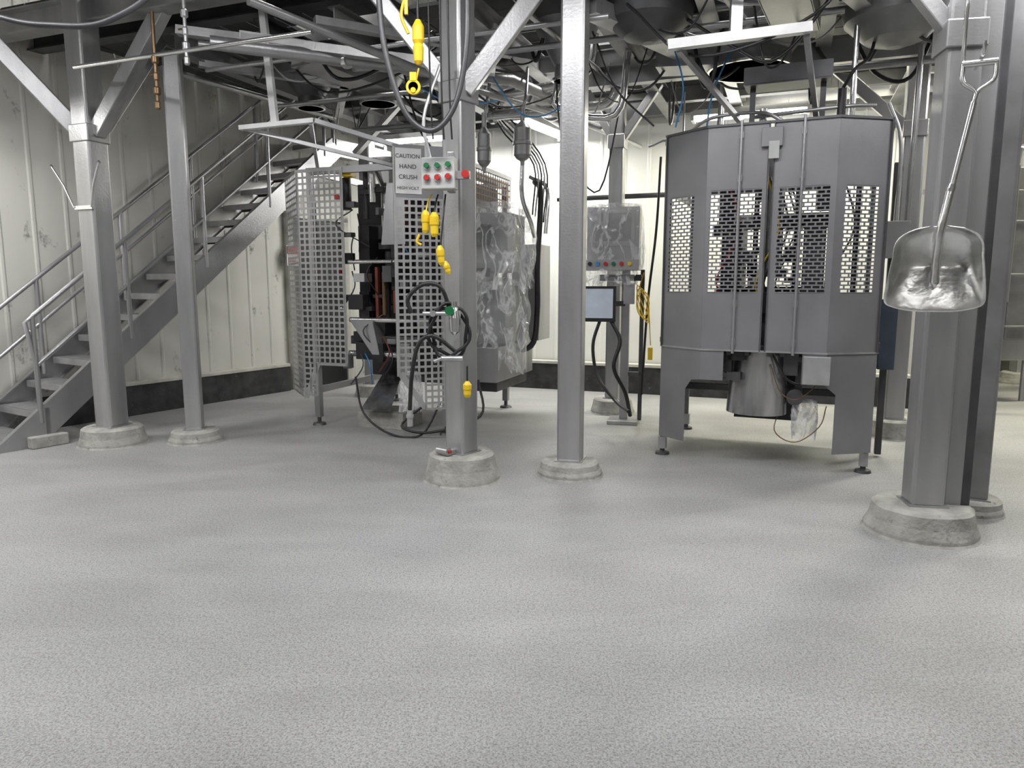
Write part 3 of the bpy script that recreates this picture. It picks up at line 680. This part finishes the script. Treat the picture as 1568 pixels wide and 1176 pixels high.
# ------------------------------------------------------------------ wrapped control station
cs = group('control_station', (1.0, 7.15, 0), R(-14)); b = MB()
b.box((0, 0, 1.86), (.50, .26, .52), STEEL); b.box((0, -.135, 1.92), (.42, .01, .34), LBOX); b.box((0, -.142, 1.93), (.34, .008, .26), OVER)
b.box((0, -.1, 1.57), (.52, .3, .1), STEEL)
for i, m in enumerate((BLK2, BLUE, RED, GREEN, RED, YEL)): b.cyl((-.2+i*.075, -.25, 1.58), (-.2+i*.075, -.275, 1.58), .02, m, 12)
b.box((.12, .05, .78), (.08, .08, 1.5), STEEL); b.box((.12, .05, .02), (.3, .3, .04), STEEL); b.box((.28, .05, .78), (.04, .04, 1.5), DSTEEL); b.box((.2, .05, .5), (.2, .04, .04), DSTEEL)
b.done('cabinet', cs, bevel=.005)
b = MB(); b.box((-.13, -.22, 1.2), (.36, .05, .34), BLK2); b.box((-.13, -.247, 1.205), (.31, .006, .28), SCREEN); b.beam((-.1, -.2, 1.2), (.12, .05, 1.2), .05, .05, DSTEEL)
b.box((.17, -.16, 1.3), (.1, .1, .2), STEEL); b.box((.08, -.1, 1.45), (.4, .1, .06), BLK2)
b.done('monitor', cs, bevel=.004)
b = MB()
for i in range(3):
    pts = [(.30+.06*math.cos(a+i), -.12-.015*i, 1.2+(.12+.03*i)*math.sin(a+i*.5)) for a in [k*.8 for k in range(9)]]
    b.tube(pts, .0055, YEL, 6, 5)
b.tube([(.3, -.1, 1.5), (.26, -.12, 1.3), (.34, -.1, 1.1)], .0055, YEL, 6, 5)
b.box((.38, -.1, .72), (.045, .04, .12), YEL); b.tube([(.36, -.1, 1.1), (.38, -.1, .8)], .005, YEL, 6)
b.tube([(-.1, -.2, 1.05), (-.16, -.25, .8), (-.1, -.3, .5), (.1, -.5, .3), (.25, -.9, .28)], .016, BLACK, 8, 6)
b.tube([(.0, -.2, 1.05), (.1, -.25, .85), (.05, -.3, .6), (.16, -.25, .35), (.2, -.1, .1)], .02, BLACK, 8, 6)
b.tube([(.42, .1, 2.6), (.4, 0, 1.9), (.34, -.05, 1.2), (.3, 0, .3)], .012, BLACK, 8, 6)
b.tube([(.3, .1, 2.7), (.5, .1, 2.72), (.52, .1, 2.2), (.48, .1, 1.7)], .012, GALV, 8, 5)
b.done('cabling', cs)
crumple('film_cover', cs, (0, -.02, 1.86), (.56, .36, .60), seed=6, amp=.022, cuts=6)
crumple('film_cover_lower', cs, (-.02, -.08, 1.50), (.46, .34, .12), seed=8, amp=.04, cuts=6)

# ------------------------------------------------------------------ button box, cables, yellow plugs
cb = group('push_button_station', (-.43, 4.80, 2.1), R(-8)); b = MB()
b.box((-.04, 0, 0), (.22, .1, .2), LBOX); b.box((.02, .08, .02), (.05, .06, .26), STEEL)
b.done('enclosure', cb, bevel=.008); b = MB()
for i, (x, z, m) in enumerate(((-.11, .045, GREEN), (-.04, .045, GREEN), (.03, .05, GREEN), (-.11, -.03, RED), (-.04, -.03, RED), (.03, -.025, RED))):
    b.cyl((x, -.05, z), (x, -.062, z), .024, SHINY, 16); b.cyl((x, -.062, z), (x, -.078, z), .017, m, 16)
b.cyl((.14, -.02, -.01), (.14, -.06, -.01), .025, RED, 14); b.box((.11, 0, -.01), (.1, .04, .05), STEEL)
b.box((-.13, .02, .16), (.02, .02, .14), GALV); b.tube([(-.1, 0, .1), (-.14, 0, .35), (-.05, .1, .7)], .012, GALV, 8, 5)
b.done('buttons', cb)

dc = group('drop_cable_loop', (-.55, 4.6, 2.9)); b = MB()
b.tube([(-.26, 0, .85), (-.25, 0, .2), (-.21, 0, -.15), (-.1, 0, -.47), (.06, 0, -.57), (.2, 0, -.42), (.27, 0, -.1), (.28, 0, .3), (.27, 0, .85)], .018, DSTEEL, 10, 8)
b.done('cable', dc)
b = MB()
b.tube([(-.03, .02, .8), (-.02, .02, .05)], .008, BLACK); b.lathe((-.02, .02, -.18), [(.012, 0), (.028, .02), (.033, .1), (.026, .12), (.036, .14), (.036, .22), (.015, .26)], YEL, 18)
b.tube([(-.02, .02, -.2), (-.04, .02, -.28)], .006, YEL, 6)
b.lathe((-.055, .02, -.31), [(.03, -.012), (.045, -.012), (.045, .012), (.03, .012), (.03, -.012)], YEL, 20, (0, 1, 0)); b.cyl((-.055, .0, -.33), (-.055, .04, -.33), .016, YEL); b.box((-.055, .02, -.25), (.04, .03, .05), YEL)
b.tube([(-.1, .02, .2), (-.12, .02, .1), (-.08, .02, .0)], .01, YEL, 8, 4); b.box((-.09, .02, .16), (.02, .02, .1), YEL)
for dx in (.03, .1, .15): b.tube([(dx, .1, .7), (dx+.01, .1, -.3), (dx+.02, .12, -.6)], .006, BLACK, 6, 5)
b.done('pendant_plugs', dc)

yp = group('yellow_plug_cluster', (-.47, 4.84, 1.7)); b = MB()
def plug(x, y, z, h=.14, r=.028, tilt=0):
    ax = Vector((tilt, 0, 1)); b.lathe((x, y, z), [(r*.6, -h/2), (r, -h/2+.02), (r, -.01), (r*1.2, .0), (r*1.2, h/2-.03), (r*.5, h/2)], YEL, 16, ax)
plug(-.10, 0, .1, .15, .024); plug(-.04, -.02, .08, .16, .027); plug(.0, -.03, -.12, .13, .023, -.1); plug(.04, -.03, -.2, .09, .019, -.3)
b.tube([(-.14, 0, .02), (-.16, 0, -.03), (-.13, 0, -.05)], .009, YEL, 6, 4)
for pts in ([(-.10, 0, .15), (-.08, .02, .24), (-.06, .04, .28)], [(-.04, -.02, .16), (-.03, .03, .24), (-.02, .05, .28)], [(.0, -.03, -.05), (.02, .0, .15), (.03, .04, .28)]): b.tube(pts, .006, YEL if pts[0][0] < -.05 else BLACK, 6, 5)
b.done('plugs', yp)
hl = group('hose_loop', (-.47, 4.80, 1.1)); b = MB()
pts = []
for i in range(34):
    a = i*.37+1.2; r = .17+.02*math.sin(i*1.3); pts.append((.05+r*math.cos(a)*.75, -.02*math.sin(i*.5), -.02+r*math.sin(a)))
b.tube(pts, .012, BLACK, 8, 3)
b.tube([(-.2, 0, .1), (-.22, .0, .2), (-.12, 0, .29), (0, 0, .27), (.06, .02, .1), (.1, .02, .0)], .014, BLACK, 8, 6)
b.tube([(.1, 0, -.16), (-.05, -.02, -.05), (-.15, -.02, -.1), (-.2, -.02, -.3), (-.22, -.02, -.55)], .014, BLACK, 8, 6)
b.cyl((-.22, -.02, -.55), (-.22, -.02, -.66), .02, GALV, 12); b.cyl((-.22, -.02, -.58), (-.22, -.02, -.6), .026, GALV, 12)
b.lathe((.09, -.03, .12), [(.015, -.16), (.035, -.14), (.04, -.05), (.03, 0), (.022, .02), (.022, .06)], SHINY, 18)
b.cyl((-.12, -.03, .1), (.12, -.03, .1), .014, GALV, 10); b.cyl((.06, -.03, .12), (.06, -.08, .12), .03, GREEN, 12); b.cyl((-.05, -.03, .1), (-.05, -.07, .1), .02, GALV, 10)
b.cyl((.0, -.03, -.2), (.14, -.03, -.2), .02, GALV, 12); b.cyl((0, -.03, -.2), (-.05, -.03, -.22), .012, GALV, 10)
b.box((.1, .02, .1), (.06, .12, .04), GALV)
b.done('hose', hl)
b = MB()
b.tube([(.17, -.03, -.25), (.17, -.03, -.36)], .006, BLACK, 6)
b.lathe((.17, -.03, -.46), [(.018, 0), (.026, .02), (.026, .05), (.03, .055), (.03, .085), (.01, .11)], YEL, 14)
b.done('yellow_plug', hl)
b = MB(); b.lathe((-.02, -.17, .235), [(.02, -.05), (.028, -.05), (.028, .05), (.02, .05)], GALV, 14, (1, 0, 0)); b.cyl((-.07, -.17, .235), (.05, -.17, .235), .012, RED, 10); b.box((0, -.13, .22), (.05, .1, .03), GALV); b.done('pipe_clamp', cC)

sc = group('sagging_cable', (-2.3, 4.0, 2.8)); b = MB()
b.tube([(-1.2, 0, .3), (-.45, 0, .0), (-.1, 0, -.06), (.2, 0, -.03), (.5, 0, .2), (.7, 0, .8)], .016, DSTEEL, 8, 8); b.done('cable', sc)

# ------------------------------------------------------------------ shovel
sh = group('scoop_shovel', (2.11, 3.62, 1.255), R(-26))
nx, nz = 32, 32; W0 = .222; H0 = .42
def bw(t):
    if t < .08: return W0*(.93+.07*math.sqrt(t/.08))
    if t < .66: return W0*(1-.13*((t-.08)/.58)**1.3)
    u = (t-.66)/.34; return max(.03, W0*.87*max(0, 1-u**3.2)**.5)
vs = []
for j in range(nz+1):
    t = j/nz; w = bw(t)
    for i in range(nx+1):
        s = -1+2*i/nx; x = s*w
        z = t*H0+(.03*abs(s)**3*(1-t*3) if t < .33 else 0)
        env = math.sqrt(max(0, 1-max(0, (t-.60)/.40)**2))
        dish = .085*min(1, t/.55)**1.2*(1-abs(s)**3.5)*env
        ridge = .028*math.exp(-(s/.09)**2)*max(0, (t-.2)/.8)
        side = -.035*max(0, (abs(s)-.8)/.2)**2*min(1, t*2.5)
        y = dish+.03*(1-t)-ridge+side
        vs.append((x, y, z))
fs = [(j*(nx+1)+i, j*(nx+1)+i+1, (j+1)*(nx+1)+i+1, (j+1)*(nx+1)+i) for j in range(nz) for i in range(nx)]
ALU = mat('shovel_aluminium', (.76, .76, .75), .26, 1., .15, 10, .35, 16)
b = MB(); b.add(vs, fs, ALU, True); o = b.done('blade', sh)
sm = o.modifiers.new('solid', 'SOLIDIFY'); sm.thickness = .004
b = MB()
b.tube([(0, .03, .14), (0, .01, .28), (.005, -.02, .40), (.02, -.02, .50), (.035, -.01, .60)], .020, ALU, 12, 6)
b.lathe((0, .03, .15), [(.001, -.03), (.022, 0), (.02, .03)], ALU, 12)
b.cyl((.03, -.012, .56), (.10, .02, 1.0), .0165, SHINY)
b.lathe((.035, -.01, .60), [(.02, -.02), (.024, 0), (.02, .02)], SHINY, 12, (.15, .05, 1))
b.tube([(.10, .02, 1.0), (.105, .02, 1.05), (.05, .02, 1.10), (.045, .02, 1.18)], .011, SHINY, 10, 6)
b.tube([(.10, .02, 1.0), (.115, .02, 1.05), (.175, .02, 1.10), (.18, .02, 1.18)], .011, SHINY, 10, 6)
b.tube([(.04, .02, 1.18), (.185, .02, 1.18)], .016, SHINY, 12)
b.done('handle', sh)
b = MB(); b.tube([(.12, .25, 1.21), (.12, .0, 1.21), (.12, -.04, 1.22), (.12, -.045, 1.26)], .008, SHINY, 8); b.tube([(.06, .22, 1.2), (.05, .1, 1.5), (.07, .22, 1.6)], .01, SHINY, 8, 5); b.done('hook', sh)

# ------------------------------------------------------------------ right side far items
fr = group('process_tank', (5.9, 9.0, 0)); b = MB()
b.box((0, 0, 1.6), (.5, 1.2, 2.2), STEEL); b.box((0, -.61, 1.6), (.3, .02, 1.7), OVER)
for x in (-.2, .2):
    for y in (-.5, .5): b.cyl((x, y, 0), (x, y, .5), .03, STEEL, 10)
b.lathe((0, 0, 2.7), [(.25, 0), (.22, .15), (.06, .25), (.06, .7)], STEEL, 20)
for z in (.9, 1.5, 2.1): b.box((0, -.63, z), (.46, .012, .02), GALV)
b.cyl((.3, -.4, .6), (.3, -.4, 3.6), .03, SHINY)
b.done('body', fr, bevel=.02)
b = MB()
b.cyl((0, 0, 0), (0, 0, 2.5), .035, TRIM); b.tube([(0, 0, 2.5), (.1, 0, 2.7), (1.4, .2, 2.7)], .035, TRIM, 10, 6); b.tube([(-.9, -.2, 2.9), (1.6, .1, 2.9)], .03, GALV, 10)
b.tube([(-.6, -.2, 2.9), (-.62, -.2, 2.6), (-.6, -.2, 1.6)], .03, STEEL, 10, 5); b.lathe((0, 0, 0), [(.08, 0), (.08, .02), (.035, .03)], STEEL, 14)
b.tube([(.9, .2, 3.5), (.9, .2, 2.2)], .02, SHINY)
for v in b.v: v += Vector((.4, -.45, 0))
b.done('supply_pipes', fr)
fr2 = group('filling_machine', (7.9, 11.5, 0), R(-21)); b = MB()
b.box((0, 0, 1.5), (1.2, 1.0, 1.9), STEEL); b.box((0, -.52, 1.7), (.9, .02, .8), OVER); b.box((-.3, -.54, 1.2), (.3, .03, .3), LBOX)
for x in (-.5, .5):
    for y in (-.4, .4): b.cyl((x, y, 0), (x, y, .6), .04, STEEL, 10)
b.lathe((0, 0, 2.45), [(.15, 0), (.15, .1), (.5, .6), (.5, 1.0)], STEEL, 24)
b.tube([(-.9, 0, .1), (-.9, 0, 3.2), (0, 0, 3.3)], .04, GALV, 10, 4)
b.done('body', fr2, bevel=.02)
wp = group('riser_pipes', (4.75, 7.75, 0)); b = MB()
b.tube([(.0, 0, .1), (.0, 0, 3.2)], .05, CREAM, 12); b.tube([(.12, -.1, 2.3), (.12, -.1, 3.2)], .03, STEEL, 10)
b.tube([(.0, 0, 2.6), (.4, -.1, 2.62), (.46, -.1, 2.4), (.46, -.1, 1.2)], .035, STEEL, 10, 5)
b.lathe((0, 0, 0), [(.1, 0), (.09, .1), (.05, .12)], CONC, 16)
b.done('pipes', wp)
ic = group('junction_box', (2.95, 5.65, 1.55), ROT); b = MB()
b.box((0, 0, .18), (.2, .12, .28), STEEL); b.box((0, 0, -.55), (.12, .1, .55), mat('blue_grey', (.06, .08, .11), .5)); b.box((0, .08, -.38), (.05, .05, 2.3), DSTEEL)
b.tube([(0, 0, .3), (0, 0, .9), (-.1, 0, 1.2)], .014, GALV, 8, 5); b.tube([(.08, 0, .3), (.09, 0, 1.6)], .02, STEEL, 8)
b.done('enclosure', ic, bevel=.006)

# ------------------------------------------------------------------ lights
def fixture(x, y, z, L, rz, power, size=.25, col=(1, .985, .95)):
    g = group('fluorescent_light', (x, y, z), rz); b = MB()
    b.box((0, 0, .05), (L, .2, .06), WHITE); b.box((-L/2, 0, .02), (.03, .2, .1), WHITE); b.box((L/2, 0, .02), (.03, .2, .1), WHITE)
    for yy in (-.05, .05): b.cyl((-L/2+.02, yy, .0), (L/2-.02, yy, .0), .018, LAMP, 10)
    b.tube([(-L/3, 0, .08), (-L/3, 0, .14)], .006, GALV, 6); b.tube([(L/3, 0, .08), (L/3, 0, .14)], .006, GALV, 6)
    b.done('housing', g)
    l = bpy.data.lights.new('tube_glow', 'AREA'); l.shape = 'RECTANGLE'; l.size = L; l.size_y = size; l.energy = power; l.color = col
    o = bpy.data.objects.new('tube_glow', l); o.parent = g; o.location = (0, 0, -.03); scene.collection.objects.link(o)
for x, p in ((-3.9, 76), (-.9, 78), (1.9, 68), (4.8, 50)):
    fixture(x, 3.3, 3.7, 2.0, 0, p, .3, (.99, .99, 1))
for x in (-2.8, 1.2):
    fixture(x, -.8, 3.7, 2.0, 0, 9, .3, (1, .97, .92))  # unseen row behind the camera, added as weak fill for the floor
WARM = (1, .96, .74)
fixture(.35, 8.9, 3.22, 1.3, R(60), 66)
fixture(.5, 7.0, 3.95, 1.2, ROT, 60)
fixture(3.6, 8.05, 4.1, 1.3, ROT, 120, col=WARM)
fixture(-2.6, 8.5, 4.9, 1.3, R(58), 34)  # unseen lamp above the deck, added for the back left wall
fixture(-2.0, 6.5, 4.9, 1.3, ROT, 60)  # unseen, added above the deck to leak light through its openings
fixture(2.2, 6.0, 4.9, 1.3, ROT, 60)  # also unseen, added over the right bays for light leaks
fixture(-4.75, 5.2, 2.95, 1.3, R(58), 48)  # unseen lamp left of frame, added to brighten the lower left wall
fixture(2.6, 8.2, 3.22, 1.2, ROT, 46, col=WARM)
fixture(4.08, 6.2, 3.2, .9, R(70), 34)
fixture(7.2, 8.0, 4.6, 1.6, 0, 230, col=WARM)  # unseen lamp past the right edge, added to brighten the far area
fixture(-1.2, 9.6, 3.22, 1.2, ROT, 45)

w = bpy.data.worlds.new('w'); scene.world = w; w.use_nodes = True
w.node_tree.nodes['Background'].inputs[0].default_value = (.6, .62, .65, 1); w.node_tree.nodes['Background'].inputs[1].default_value = .3

# ------------------------------------------------------------------ camera
cam = bpy.data.cameras.new('camera'); co = bpy.data.objects.new('camera', cam); scene.collection.objects.link(co)
cam.sensor_width = 36; cam.lens = 25.26; cam.clip_start = .05
co.location = (0, 0, 1.4); co.rotation_euler = (R(82), 0, 0); scene.camera = co
scene.view_settings.view_transform = 'Standard'
scene.view_settings.exposure = 0.
